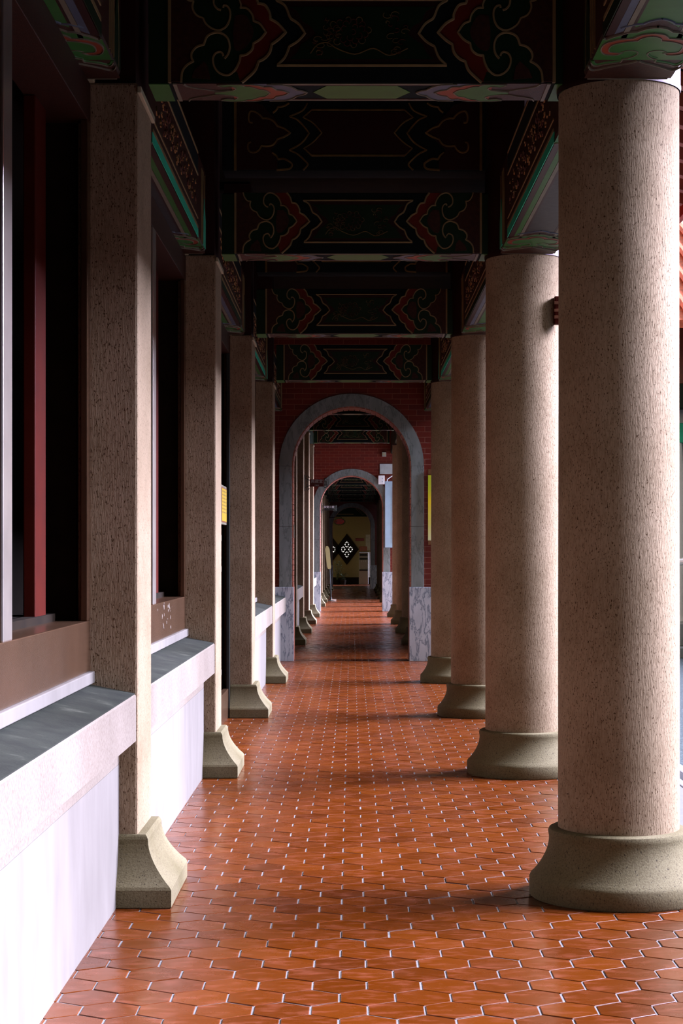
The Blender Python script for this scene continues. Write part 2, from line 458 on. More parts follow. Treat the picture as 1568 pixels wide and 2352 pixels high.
def dado(y0, y1, name):
    o = MB().box(WX - .09, -.998, y0, y1, -.005, .60).build(name, M['dado']); return struct(o, 'pale plaster wall below the stone ledge')
bays = [(2.2, CY[0] - .2, 'longest stone ledge with mottled dark top, in front of the first pier', 'wall_left'),
        (CY[0] + .3, CY[1] - .2, 'stone ledge between the first two piers, below the window with peeling paint', 'wall_left'),
        (CY[2] + .3, CY[3] - .2, 'short stone ledge between the third and fourth piers, past the doorway', 'wall_left'),
        (CY[3] + .3, ARCH_Y[0], 'short stone ledge ending against the first marble archway', 'wall_left'),
        (CY[5] + .3, CY[6] - .2, 'small pale ledge seen through the first archway, before the bracket sign', 'wall_left'),
        (CY[8] + .3, ARCH_Y[1], 'small pale ledge ending against the second marble archway', 'wall_left'),
        (CY[15] + .3, ARCH_Y[2], 'tiny bright ledge beside the third archway', 'wall_left')]
for y0, y1, lab, nm in bays:
    ledge(y0, y1, lab); dado(y0, y1, nm)
# solid wall where no ledge stands, in the farther halls and above the windows
for y0, y1 in ((ARCH_Y[0], CY[5] - .2), (CY[6] + .3, CY[7] - .2), (CY[7] + .3, CY[8] - .2), (ARCH_Y[1], CY[15] - .2)):
    struct(MB().box(-1.4, -1.18, y0, y1, 0, 4.165 if y0 < 46 else 3.665).build('wall_left', M['maroon']))
for y0, y1 in ((CY[5] + .3, CY[6] - .2), (CY[8] + .3, ARCH_Y[1]), (CY[15] + .3, ARCH_Y[2])):
    struct(MB().box(-1.4, WX - .11, y0, y1, 0, .9).build('wall_left', M['maroon'])); struct(MB().box(-1.4, -1.18, y0, y1, 1.005, 4.165 if y0 < 46 else 3.665).build('wall_left', M['maroon']))
struct(MB().box(-1.5, -1.37, -1.6, WALL_Y, 3.52, CEIL).build('wall_left', M['wood_dark']))
struct(MB().box(1.47, 1.62, -1.4, 3.4, 0, CEIL - .4).build('shade_wall_right', M['wood_dark']))  # unseen solid wall, added on the open side to hold back light
# dark rooms behind the windows
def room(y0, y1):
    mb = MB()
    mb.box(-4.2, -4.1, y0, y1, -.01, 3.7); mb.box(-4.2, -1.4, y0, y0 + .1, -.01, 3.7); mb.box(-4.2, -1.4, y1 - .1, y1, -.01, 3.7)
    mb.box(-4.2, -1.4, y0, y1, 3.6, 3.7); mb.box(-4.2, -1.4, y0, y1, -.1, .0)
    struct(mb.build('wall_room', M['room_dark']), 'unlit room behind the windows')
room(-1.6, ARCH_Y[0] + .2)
struct(MB().box(-1.4, WX, -1.6, 2.2, 0, 3.6).build('wall_left', M['maroon']))
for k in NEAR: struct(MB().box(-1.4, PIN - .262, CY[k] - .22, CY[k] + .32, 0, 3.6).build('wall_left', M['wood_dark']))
def window(n, y0, y1, label):
    t = bpy.data.objects.new(f'window_{n}', None); COL.objects.link(t); t.location = (WX, y0, 0); struct(t, label)
    L = y1 - y0; mid = L / 2 if L < 4.2 else L - 1.82
    MB().box(-.18, 0, 0, L, 1.0, 1.218, bev=.004).build('metal_panel', M['bronze'], t)
    MB().box(-.20, 0, 0, L, 3.35, 3.52, bev=.003).build('head_rail', M['umber'], t)
    MB().box(-.012, .02, 0, L, 3.525, 3.552, bev=.005).build('head_moulding', M['moulding'], t)
    for a, b in ((0, .07), (L - .09, L)):
        MB().box(-.03, 0, a, b, 1.218, 3.35, bev=.004).build('side_frame', M['bronze'], t)
    MB().box(-.04, .004, mid - .075, mid + .075, 1.216, 3.35, bev=.006).build('steel_post', M['steel'], t)
    for yy in (mid + 1.46, mid - 1.46):
        if 0.1 < yy < L - .1: MB().box(-.20, -.15, yy - .12, yy + .12, 1.22, 3.35, bev=.005).build('mullion', M['red_frame'], t)
    MB().box(-.21, -.14, 0, L, 1.215, 1.25).build('inner_sill', M['wood_dark'], t)
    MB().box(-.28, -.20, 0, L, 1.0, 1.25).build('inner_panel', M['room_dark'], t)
    return t
w1 = window(1, 2.2, CY[0] - .2, 'nearest dark window with a bright metal post and red mullion')
w2 = window(2, CY[0] + .3, CY[1] - .2, 'dark window with peeling paint on its bronze panel')
window(3, CY[2] + .3, CY[3] - .2, 'dark window past the doorway')
window(4, CY[3] + .3, ARCH_Y[0], 'dark window beside the first archway')
# peeled paint patches on the second window's lower panel
mb = MB()
for i in range(26):
    cy = random.gauss(2.55, .22); cz = random.choice([random.gauss(1.195, .012), random.uniform(1.05, 1.2)]); r = random.uniform(.006, .026)
    pts = [(cy + r * random.uniform(.5, 1.1) * math.cos(a) * .9, min(1.214, cz + r * random.uniform(.4, .9) * math.sin(a))) for a in [q * PI / 4 for q in range(8)]]
    mb.plate([pts], lambda u, v, h: (h, u, v), 0, .0012)
mb.build('peeled_paint', M['ledge'], w2)
# doorway between the second and third pier
dr = bpy.data.objects.new('door_1', None); COL.objects.link(dr); dr.location = (WX, CY[1] + .3, 0); struct(dr, 'doorway with dark red door leaf, bronze kick panel and wooden edge')
L = 3.8
MB().box(-.20, 0, 0, L, 3.35, 3.52, bev=.003).build('head_rail', M['umber'], dr)
MB().box(-.012, .02, 0, L, 3.525, 3.552, bev=.005).build('head_moulding', M['moulding'], dr)
MB().box(-.03, 0, L - .10, L, 0, 3.35, bev=.004).build('side_frame', M['black'], dr)
MB().box(-.03, 0, 0, .1, 0, 3.35, bev=.004).build('side_frame', M['bronze'], dr)
dl_ = MB().box(-.10, -.06, .1, 2.86, .0, 3.35, bev=.004).build('door_leaf', M['red_frame'], dr)
MB().box(-.055, -.015, 2.78, 2.9, .28, 1.85, bev=.004).build('wooden_edge', M['wood_brown'], dl_)
MB().box(-.06, -.01, 2.9, L - .1, .0, .27, bev=.004).build('kick_panel', M['bronze'], dr)
for z in (.45, 1.35, 1.62):
    MB().box(-.02, -.012, 2.84, 2.895, z, z + .05, bev=.002).build('hinge', M['cream'], dl_)
t = thing('framed_notice', 'yellow notice in a pale frame on the red door, before the third pier', 'notice', (WX, 15.12, 1.93))
MB().box(-.015, .012, -.30, .33, -.17, .17, bev=.006).build('notice_frame', M['cream'], t)
MB().box(.010, .014, -.28, .31, -.15, .15).build('notice_border', M['wood_brown'], t)
MB().box(.012, .016, -.265, .29, -.14, .14).build('notice_sheet', M['yellow'], t)
mb = MB()
for c in range(5):
    for r in range(7): mb.box(.016, .0165, -.2 + c * .1, -.16 + c * .1, .11 - r * .03, .122 - r * .03)
mb.build('printed_lines', M['ink'], [q for q in kids(t) if q.name.startswith('notice_sheet')][0])

# ------------------------------------------------------------------ transverse painted beams
BZ, BX = 5.227, .000569
def fz(p):                                       # traced pattern -> metres from beam centre / above its lower edge
    return None if p is None else (-(1531 - p[0]) * BX, (815 - p[1]) * BX)
def path(pts, k=5): return smooth([fz(p) for p in pts], k)
pB = path([(150, 85), (168, 140), (200, 182), (240, 190), None, (233, 240), (262, 295), (315, 320), None, (338, 365), (388, 402), (440, 412), (490, 385), (518, 330), (522, 270), (503, 232), (475, 222), (468, 240)])
pC = path([(452, 258), (425, 248), (398, 210), (400, 150), (430, 105), (475, 88), (530, 105), (575, 150), (605, 215), (600, 240), None, (650, 245), (690, 290), (703, 343), None, (752, 365), (795, 428), None, (752, 480), (700, 512), None, (688, 562), (645, 598), (600, 605), None, (592, 650), (560, 715), (510, 755), (450, 745), (405, 700), (390, 640), (405, 595), (440, 578), (463, 590), (470, 612)])
pD = path([(478, 630), (508, 590), (518, 530), (500, 470), (455, 435), (400, 432), (345, 460), (320, 522), None, (265, 540), (230, 580), (225, 622), (240, 650), None, (190, 680), (155, 730), (146, 812)])
pE = path([(675, 88), (712, 135), (735, 205), None, (790, 220), (825, 280), (830, 325), None, (892, 362), (948, 428), None, (892, 482), (838, 520), None, (825, 580), (782, 630), (738, 650), None, (712, 720), (640, 790), (612, 812)])
pF = path([(870, 178), (940, 220), (975, 300), (990, 325), None, (1050, 365), (1095, 435), None, (1040, 495), (975, 535), None, (940, 620), (880, 680)])
def mirror(pts): return [(-u, v) for u, v in pts]
def soff(px, py):                                # traced soffit pattern -> (u, depth fraction)
    return None
def transverse_beam(name, label, loc, upper=False):
    t = thing(name, label, 'beam', loc, 0, 'painted beams across the corridor')
    H, HW, DP = .415, .90, .285
    fn = lambda u, v, h: (u, -h, v)
    MB().box(-.925, .90, 0, DP, 0, H, bev=.006).build('beam_core', M['midnight'], t)
    top = H - .002
    gold, pan = MB(), MB()
    for s in (1, -1):
        S = (lambda q: q) if s == 1 else mirror
        red, green, mar = MB(), MB(), MB()
        xa = fz((58, 0))[0]
        field = [(xa, .004), (xa, top)] + [p for p in pE] + [(fz((612, 0))[0], .004)]
        red.plate([S(field)], fn, 0, .003)
        # maroon field left of the scrolls
        mf = [(xa, .004), (xa, top)] + pB[:-6] + list(reversed(pD))[:0] + [fz((440, 412)), fz((400, 432))] + pD[len(pD) // 3:] + [(fz((146, 0))[0], .004)]
        mf = [(xa, .004), (xa, top)] + [q for q in pB if q[0] < fz((440, 0))[0]] + [fz((420, 422))] + [q for q in pD if q[0] < fz((400, 0))[0]] + [(fz((146, 0))[0], .004)]
        mar.plate([S(mf)], fn, .003, .0075)
        # green scroll leaf
        body = pC
        green.plate([S(pC)], fn, .003, .0055)
        gb = [q for q in pD if q[0] < fz((500, 0))[0]] + [(fz((600, 0))[0], .004), fz((592, 660)), fz((518, 755)), fz((400, 700)), fz((395, 600)), fz((470, 560))]
        green.plate([S([q for q in pD[5:]] + [(fz((600, 0))[0], .004), fz((575, 730)), fz((510, 752)), fz((405, 700)), fz((390, 640)), fz((420, 580))])], fn, .003, .0050)
        gt = pB[:-3] + [fz((430, 240)), fz((400, 190)), fz((415, 120)), fz((470, 90)), (fz((500, 0))[0], top)]
        green.plate([S(gt)], fn, .003, .0050)
        inner = smooth([fz(p) for p in [(560, 300), (640, 300), (690, 380), (700, 430), (680, 490), (620, 560), (560, 560), (545, 430), (560, 300)]])[:-1]
        mar.plate([S(inner)], fn, .0055, .008)
        mar.plate([S([fz(p) for p in [(225, 780), (250, 715), (320, 650), (352, 690), (370, 790)]])], fn, .0055, .008)
        for pth, w in ((pB, .011), (pC, .011), (pD, .012), (pE, .013)):
            gold.ribbon(S(pth), w, fn, .003, .011)
        gold.box(s * xa - .007, s * xa + .007, -.010, .002, 0, top)
        pan.plate([S([p for p in pF] + [(0.0005, pF[-1][1]), (0.0005, pF[0][1])])], fn, 0, .003, 0)
        gold.ribbon(S([(0, pF[0][1])] + pF + [(0, pF[-1][1])]), .012, fn, .002, .010)
        red.build('red_cloud_band', M['red'], t); green.build('green_scroll', M['deep_green'], t)
        mar.build('maroon_field', M['umber'], t)
    pan.build('centre_panel', M['maroon'], t)
    g2 = MB()
    ip = [(u * .93 if abs(u) > .1 else u, (v - .21) * .80 + .21) for u, v in pF]
    g2.plate([[(u + .03, v) for u, v in ip] + [(-(u + .03), v) for u, v in reversed(ip)]], fn, .003, .005)
    g2.build('green_panel', M['deep_green'], t)
    for s in (1, -1):
        e0, e1 = sorted((s * .872, s * (.93 if s < 0 else .90)))
        g2 = MB().box(e0 - (.03 if s > 0 else 0), e1 + (.03 if s < 0 else 0), -.004, DP + .002, -.003, H - .01)
        g2.build('green_end_band', M['deep_green'], t)
        MB().box(min(e0, e0 - (.03 if s > 0 else 0)), e1 + (.03 if s < 0 else 0), .0, DP - .002, -.006, -.0031).build('soffit_end_band', M['green'], t)
    gold.build('gold_outline', M['gold'], t)
    # carved peony and scrolling leaves
    fl = MB(); fr = MB(); R = random.Random(3)
    for i in range(26):
        a = i * 2.4; r = .012 + .0095 * math.sqrt(i) * 1.15
        cx, cz = -.055 + r * math.cos(a) * 1.35, .222 + r * math.sin(a) * .9; q = .011 + .004 * R.random()
        st = a + R.uniform(-.5, .5)
        (fr if i < 18 else fl).ribbon([(cx + q * math.cos(st + w * .45), cz + q * math.sin(st + w * .45)) for w in range(-4, 5)], .0035, fn, .005, .010)
    for i in range(30):
        s = R.choice((-1, 1)); cx = s * R.uniform(.09, .20) - .01; cz = R.uniform(.13, .30); q = R.uniform(.010, .026); st = R.uniform(0, 6.28)
        sp = [(cx + q * (1 - w * .07) * math.cos(st + w * .5), cz + q * .7 * (1 - w * .07) * math.sin(st + w * .5)) for w in range(10)]
        (fl if R.random() < .8 else fr).ribbon(sp, .003, fn, .005, .0095)
    fl.ribbon(smooth([(-.225, .128), (-.195, .165), (-.15, .175), (-.11, .15), (-.03, .125), (.05, .15), (.12, .12), (.20, .15)]), .005, fn, .005, .010)
    fl.build('carved_leaves', M['relief_gold'], t); fr.build('carved_peony', M['relief_red'], t)
    # painted soffit
    sf = lambda u, v, h: (u, v * DP, -h)
    def sp_(x, y):
        tt = (y - 58) / 122.0; px = 370 + x / 3.136; Y = 7.6 + .285 * tt
        return ((px - 807) * Y / 4000 - .045, min(.995, max(.005, tt)))
    def sh(pts, k=4):
        top_ = smooth([sp_(*p) if p else None for p in pts], k); return top_
    sl, su = MB(), MB()
    cloudT = [(385, 112), (450, 108), (520, 98), (535, 86), (505, 72), (450, 76), (405, 66), (430, 62), (480, 58), None, (560, 60), (600, 72), None, (640, 74), (700, 92), None, (745, 98), (782, 119)]
    redT = [(560, 59), (640, 59), None, (700, 66), (735, 76), None, (790, 76), (825, 96), None, (880, 104), (918, 119)]
    blueT = [(760, 59), (870, 62), None, (930, 76), (975, 98), None, (1020, 106), (1050, 119)]
    def full(pts):
        h = sh(pts); return h + [(u, 1 - v) for u, v in reversed(h)][1:]
    for s in (1, -1):
        S = (lambda q: q) if s == 1 else mirror
        sr, sg, sb = MB(), MB(), MB()
        c, r, b = full(cloudT), full(redT), full(blueT)
        xe = sp_(120, 119)[0]
        b_end = b[0][0]
        su.plate([S([(xe, .01), (xe, .99), (b_end, .99), (b_end, .01)])], sf, 0, .002)
        sb.plate([S([(r[0][0], .01)] + b + [(r[0][0], .99)])], sf, .002, .003)
        sr.plate([S([(c[0][0] + .08, .01)] + r + [(c[0][0] + .08, .99)])], sf, .003, .0045)
        sg.plate([S(c)], sf, .0045, .006)
        for q in (c, r, b): sl.ribbon(S([(u, v * 1.0) for u, v in q]), .010, lambda u, v, h: (u, v * DP, -h), .003, .008)
        ed = sh([(160, 58), (185, 75), (240, 86), None, (320, 96), (400, 106), (520, 100)])
        sl.ribbon(S(ed), .010, sf, .002, .007); sl.ribbon(S([(u, 1 - v) for u, v in ed]), .010, sf, .002, .007)
        sl.box(s * xe - .008, s * xe + .008, 0, DP, -.006, 0)
        sb.build('soffit_grey_band', M['bluegrey'], t); sr.build('soffit_red_band', M['orange_red'], t); sg.build('soffit_green_cloud', M['green'], t)
    c2 = full(blueT); bx0 = sp_(1095, 119)[0]
    pn = [(bx0, .5), (bx0 + .06, .13), (-bx0 - .06, .13), (-bx0, .5), (-bx0 - .06, .87), (bx0 + .06, .87)]
    sg2 = MB().plate([pn], sf, 0, .003)
    ends = sp_(800, 119)[0]
    for v0 in (.035, .965): sl.box(ends, -ends, v0 * DP - .007, v0 * DP + .007, -.004, 0)
    for v0 in (.09, .91): su.box(ends + .06, -ends - .06, v0 * DP - .006, v0 * DP + .006, -.003, 0)
    su.build('soffit_ground', M['umber'], t)
    sg2.build('soffit_green_panel', M['green'], t); sl.build('soffit_cream_line', M['cream'], t)
    return t
def upper_beam(loc, label):
    t = thing('upper_beam', label, 'beam', loc, 0, 'plainer upper beams above the painted ones')
    H = .50; fn = lambda u, v, h: (u, -h, v)
    MB().box(-.93, .90, 0, .25, 0, H, bev=.006).build('beam_core', M['midnight'], t)
    g = MB()
    k = .000569
    def tz(p): return None if p is None else (-(1531 - p[0]) * k, (870 - p[1]) * k)
    for s in (1, -1):
        r = MB()
        S = (lambda q: q) if s == 1 else mirror
        for pts, w in (([(262, 300), (225, 290), (215, 230), (235, 165), (290, 165), (345, 200), (385, 245), None, (440, 245), (510, 275), (565, 340), None, (640, 365), (715, 418), None, (640, 465), (560, 495), None, (510, 560), (440, 580), (370, 575), None, (335, 630), (280, 655), (225, 640), (205, 590), (215, 540), (245, 530)], .016),
                       ([(700, 60), (640, 95), (570, 105), None, (540, 150), (505, 175)], .014), ([(500, 655), (545, 690), (570, 735), None, (640, 730), (715, 770), (735, 805), (700, 850), (550, 866)], .016),
                       ([(920, 60), (860, 150), (705, 220), None, (800, 260), (880, 340), (940, 420), None, (880, 510), (800, 575), (705, 625), None, (800, 670), (880, 740), (925, 800), (870, 866)], .013),
                       ([(970, 145), (870, 232), None, (990, 300), (1095, 420), None, (990, 530), (880, 605), None, (970, 690)], .011)):
            g.ribbon(S(smooth([tz(p) for p in pts])), w, fn, 0, .007)
        x = tz((55, 0))[0]; g.box(s * x - .009, s * x + .009, -.006, .002, 0, H)
        r.plate([S([tz((75, 0)), tz((380, 80)), tz((480, 200)), tz((700, 418)), tz((480, 620)), tz((560, 760)), (tz((560, 0))[0], .005), (tz((75, 0))[0], .005)])], fn, 0, .003)
        r.build('maroon_field', M['maroon'], t)
    for y in (145, 692): g.box(tz((970, 0))[0], -tz((970, 0))[0], -.006, .002, tz((0, y))[1] - .006, tz((0, y))[1] + .006)
    g.build('gold_outline', M['relief_gold'], t)
    MB().plate([[tz((975, 165)), tz((880, 232)), tz((990, 310)), tz((1085, 420)), tz((990, 520)), tz((890, 605)), tz((975, 675)), (-tz((975, 675))[0], tz((0, 675))[1]), (-tz((890, 605))[0], tz((0, 605))[1]), (-tz((990, 520))[0], tz((0, 520))[1]), (-tz((1085, 420))[0], tz((0, 420))[1]), (-tz((990, 310))[0], tz((0, 310))[1]), (-tz((880, 232))[0], tz((0, 232))[1]), (-tz((975, 165))[0], tz((0, 165))[1])]], fn, 0, .003).build('centre_panel', M['maroon'], t)
    return t
BLAB = {0: 'nearest painted cross beam, overhead, its underside bright with green and red clouds', 1: 'second painted cross beam with a carved peony panel, in the near hall',
        2: 'third painted cross beam with scrolls, above the third round column', 3: 'fourth painted cross beam, right in front of the first brick archway wall'}
bp = transverse_beam('painted_beam', BLAB[0], (.045, CY[0] - .08, 3.558))
for k in (1, 2, 3): dup(bp, (.045, CY[k] - .08, 3.558), BLAB[k])
for i, k in enumerate((6, 7, 8)): dup(bp, (.02, CY[k] - .08, 4.205), f'painted cross beam seen through the first archway, {["highest and half hidden by the arch", "in front of two others, its scrolls clear", "lowest, against the second brick wall"][i]}')
for i, k in enumerate(FAR): dup(bp, (0, CY[k] - .08, 3.70), f'dim painted cross beam inside the second archway, {ORD[i]} from its opening')
ub = upper_beam((.045, CY[1] - .06, 4.13), 'plainer scroll-painted upper beam above the second cross beam')
dup(ub, (.045, CY[2] - .06, 4.13), 'plainer upper beam above the third cross beam, only its lower edge showing')
dup(ub, (.045, CY[3] - .06, 4.13), 'plainer upper beam above the fourth cross beam, almost hidden')

# ------------------------------------------------------------------ painted beams running along the corridor
def rz5(p):
    if p is None: return None
    px, py = 1330 + p[0] / 6.588, p[1] / 6.588
    Y = 8120 / (1274 - py); return ((px - 807) * Y / 4000 - 1.165, 7.42 - Y)      # offset from beam centre, distance back from the pier
L1 = [(610, 400), (700, 370), (830, 342), (950, 335), None, (1000, 310), (1100, 280), (1232, 258)]
L2 = [(335, 545), (375, 562), (430, 545), (510, 515), (605, 492), None, (700, 462), (855, 445), None, (1000, 395), (1150, 378), (1190, 366)]
L3 = [(610, 765), (540, 792), (440, 795), (345, 780), (300, 730), (322, 660), (400, 605), (500, 578), (600, 556), (790, 545), None, (850, 515), (950, 482), (1130, 465)]
L4 = [(640, 765), (540, 758), (430, 748), (418, 710), (450, 660), (520, 628), (700, 592), (862, 580), None, (905, 548), (1000, 520), (1110, 510)]
L5 = [(600, 748), (700, 725), (820, 730), (858, 762), (820, 800), (720, 840), (620, 860), None, (595, 900), (500, 915), (350, 935), (230, 962), (170, 945), (150, 905)]
L6 = [(852, 885), None, (760, 915), (620, 940), (400, 985), (200, 1030), (130, 1008), (110, 960)]
def fix_half(pts, snap=None):
    q = smooth([rz5(p) for p in pts], 4)
    q = [(min(u, 0), v) for u, v in q]
    return q
def long_beam(name, label, x_c, y0, y1, zb, variant, group, face):
    """variant 0: green panel with blue-grey and cream border; 1: grey panel with green border. face: side that looks at the corridor (+1 / -1 in X)"""
    L = y1 - y0; t = thing(name, label, 'beam', (x_c, y0, zb), 0, group)
    HW = .185
    core = MB().box(-HW, HW, 0, L, 0, .56, bev=.022).build('beam_core', M['umber'], t)
    outer, inner, panel = ((M['bluegrey'], M['cream'], M['green']), (M['green'], M['cream'], M['weathered']))[variant]
    sc_ = lambda e: (lambda u, v, h: (u, (v if e == 0 else L - v), -h))
    o_, c_, p_, b_ = MB(), MB(), MB(), MB()
    a, z = .62, L - .62
    p_.box(-.085, .085, a - .22, z + .22, -.003, 0)
    for s in (1, -1):
        x = lambda q: sorted((s * q[0], s * q[1]))
        u = x((.120, .150)); o_.box(u[0], u[1], a - .05, z + .05, -.003, 0)
        u = x((.098, .118)); c_.box(u[0], u[1], a - .1, z + .1, -.005, 0)
        u = x((.150, .182)); b_.box(u[0], u[1], a, z, -.002, 0)
        u = x((.0855, .097)); b_.box(u[0], u[1], a - .1, z + .1, -.004, 0)
    ln = MB()
    for e in (0, 1):
        gr, rd, gy, um = MB(), MB(), MB(), MB()
        f = sc_(e)
        l1, l2, l3, l4, l5, l6 = [fix_half(q) for q in (L1, L2, L3, L4, L5, L6)]
        def fullp(q): return q + [(-u, v) for u, v in reversed(q)]
        um.plate([[(-.183, .02), (.183, .02), (.183, .60), (.0, .84), (-.183, .60)]], f, 0, .0035)
        gr.plate([fullp([(l2[0][0], .30)] + l2)], f, .0035, .005)
        rd.plate([fullp(l3)], f, .005, .0065)
        gr.plate([fullp(l4)], f, .0065, .008)
        for q, w in ((l2, .008), (l3, .007), (l4, .007), (l5, .008), (l6, .008)):
            for s in (1, -1): ln.ribbon([(s * u, v) for u, v in q], w, f, .004, .0105)
        for s in (1, -1):
            gy.ribbon([(s * u, v) for u, v in l1], .014, f, .003, .008)
            gr.ribbon([(s * (u * .98), v + .012) for u, v in l5[6:]], .016, f, .003, .007)
        gr.build('green_cloud', M['green'], t); rd.build('red_cloud', M['orange_red'], t); gy.build('grey_outline', M['bluegrey'], t); um.build('end_field', M['umber'], t)
        ln.box(-.17, .17, *sorted((.012 if e == 0 else L - .012, .020 if e == 0 else L - .020)), -.006, 0)
    # carved side that faces the corridor
    sf = lambda u, v, h: (face * (HW + h), u, v)
    R = random.Random(int(y0 * 10)); rel = MB(); rl2 = MB()
    for i in range(110):
        cu, cv = R.uniform(.75, L - .75), R.uniform(.17, .34); q = R.uniform(.012, .035); st = R.uniform(0, 6.28)
        (rel if R.random() < .6 else rl2).ribbon([(cu + q * (1 - w * .08) * math.cos(st + w * .55), cv + q * .9 * (1 - w * .08) * math.sin(st + w * .55)) for w in range(9)], .006, sf, 0, .006)
    lines = MB()
    for z0, w in ((.055, .018), (.115, .008), (.39, .012), (.53, .012)): lines.box(*sorted((face * HW, face * (HW + .005))), .62, L - .62, z0, z0 + w)
    bands = MB().box(*sorted((face * HW, face * (HW + .0035))), .6, L - .6, .0, .052)
    bands2 = MB().box(*sorted((face * HW, face * (HW + .002))), .6, L - .6, .41, .52)
    for e in (0, 1):
        g = (lambda q: q) if e == 0 else (lambda q: L - q)
        for r_, c in ((.34, .0), (.28, .0), (.22, .0), (.08, .0)):
            lines.ribbon([(g(c + .03 + r_), .02), (g(c + .03 + r_ * .98), .18), (g(c + .06 + r_ * .9), .33), (g(c + .03 + r_ * .9), .5)], .009, sf, 0, .006)
        bands.plate([[(g(.05), .02), (g(.24), .02), (g(.22), .2), (g(.14), .34), (g(.05), .2)]], sf, 0, .0045)
    o_.build('border_stripe', outer, t); c_.build('cream_stripe', inner, t); p_.build('soffit_panel', panel, t); b_.build('brown_stripe', M['maroon'], t)
    ln.build('cream_outline', M['cream'], t)
    rel.build('carved_scrolls', M['relief_gold'], t); rl2.build('carved_blossoms', M['relief_red'], t)
    lines.build('gold_line', M['gold'], t); bands.build('green_band', M['teal'] if variant == 1 else M['deep_green'], t); bands2.build('dark_band', M['midnight'], t)
    return t
def bay(k): return (CY[k] + .27, CY[k + 1] - .27)
rb = [(2.2, CY[0] - .27)] + [bay(k) for k in range(4)]
GR, GL = 'painted beams over the round columns', 'painted beams over the square piers'
RL = ['nearest green beam over the columns, clouds on its end above the largest column', 'grey-panelled beam with green border between the first two round columns',
      'green-panelled beam with blue border between second and third round columns', 'beam with green border between third and fourth round columns', 'short sliver of beam behind the fourth round column, before the archway']
LL = ['nearest painted beam over the piers, rounded corner, blue stripe underneath', 'painted beam with bright teal stripe between the first two piers',
      'painted beam with blue stripe over the doorway bay', 'painted beam with teal stripe between the third and fourth piers', 'last painted beam over the piers, touching the first archway wall']
for i, (a, b) in enumerate(rb):
    if i == 4: b = ARCH_Y[0] - .02
    long_beam('painted_beam', RL[i], colx((a + b) / 2), a, b, 3.525, i % 2, GR, -1)
    t = long_beam('painted_beam', LL[i], -1.165, a, b, 3.525, i % 2, GL, 1)
# teal stripe that the left beams carry next to the corner, and plain timber farther on
def plain_long(x, y0, y1, z, label, g):
    o = MB().box(x - .18, x + .18, y0, y1, z, z + .5, bev=.02).build('painted_beam', [M['deep_green']]); tag(o, label, 'beam', g, 'thing')
for grp, z, nm in ((MID, 4.17, 'first'), (FAR, 3.67, 'second')):
    y0 = ARCH_Y[0] + .5 if grp is MID else ARCH_Y[1] + .5; y1 = ARCH_Y[1] - .02 if grp is MID else ARCH_Y[2] - .02
    plain_long(colx(y0), y0 + .02, y1, z, f'long dark green beam over the round columns past the {nm} archway', GR)
    plain_long(-1.165, y0 + .02, y1, z, f'long dark green beam over the square piers past the {nm} archway', GL)

# ------------------------------------------------------------------ brick walls with marble archways
SPR, RI, RO = 2.75, .84, 1.02
def arch_wall(y, name, label, x0=-1.4, x1=1.75, top=CEIL):
    hole = [(-RI, -.001)] + [(-RI, .5)] + [(-RI * math.cos(a), SPR + RI * math.sin(a)) for a in [i * PI / 32 for i in range(33)]] + [(RI, .5), (RI, -.001)]
    outer = [(x0, -.001)] + hole + [(x1, -.001), (x1, top), (x0, top)]
    mb = MB().plate([outer], lambda u, v, h: (u, h, v), 0, .5)
    o = mb.build(name, M['brick']); o.location = (0, y, 0); return struct(o, label)
def surround(y, label):
    t = thing('marble_archway', label, 'archway', (0, y, 0), 0, 'marble archways down the corridor')
    n = 40
    for a0, a1 in ((0, .5), (.5, 1)):
        k = n // 2
        ang = [PI * (a0 + (a1 - a0) * i / k) for i in range(k + 1)]
        g = .002
        pts = [(RO * math.cos(a), SPR + RO * math.sin(a)) for a in ang] + [(RI * math.cos(a), SPR + RI * math.sin(a)) for a in reversed(ang)]
        MB().plate([pts], lambda u, v, h: (u, h, v), -.022, .0).build('arch_ring', M['marble'], t)
    for s in (-1, 1):
        for z0, z1 in ((1.045, 1.895), (1.898, SPR - .002)):
            a, b = sorted((s * RI, s * RO)); MB().box(a, b, -.022, 0, z0, z1, bev=.003).build('jamb_slab', M['marble'], t)
        a, b = sorted((s * .815, s * 1.13)); MB().box(a, b, -.035, .0, 0, 1.042, bev=.004).build('plinth', M['marble_white'], t)
        a, b = sorted((s * .817, s * .845)); MB().box(a, b, .0, .5, 0, 1.042, bev=.003).build('plinth_return', M['soffit_brick'], t)
    mb = MB(); R0, R1 = RI - .016, RI + .003
    tot = PI * RI; nb = int(tot / .078); 
    for i in range(nb):
        a0 = PI * (i + .05) / nb; a1 = PI * (i + .95) / nb
        for y0, y1 in ((-.02, .24), (.25, .50)):
            vs = [(r * math.cos(a), yy, SPR + r * math.sin(a)) for yy in (y0, y1) for r in (R0, R1) for a in (a0, a1)]
            mb.add(vs, [(0, 1, 3, 2), (4, 6, 7, 5), (0, 4, 5, 1), (2, 3, 7, 6), (0, 2, 6, 4), (1, 5, 7, 3)])
    for s in (-1, 1):
        z = 1.045
        while z < SPR - .04:
            for y0, y1 in ((-.02, .24), (.25, .50)):
                a, b = sorted((s * R0, s * R1)); mb.box(a, b, y0, y1, z, z + .072)
            z += .078
    mb.build('brick_lining', M['soffit_brick'], t)
    return t
AL = ['first and largest marble archway with veined white plinths, in the brick wall', 'second marble archway, seen inside the first one', 'third and smallest marble archway, dim, before the cream end wall']
for i, y in enumerate(ARCH_Y):
    arch_wall(y, ['wall_front', 'wall_middle', 'wall_far'][i], 'dark red brick wall around a marble archway', x1=[1.75, 1.75, 1.9][i])
s0 = surround(ARCH_Y[0], AL[0])
for i in (1, 2): dup(s0, (0, ARCH_Y[i], 0), AL[i])
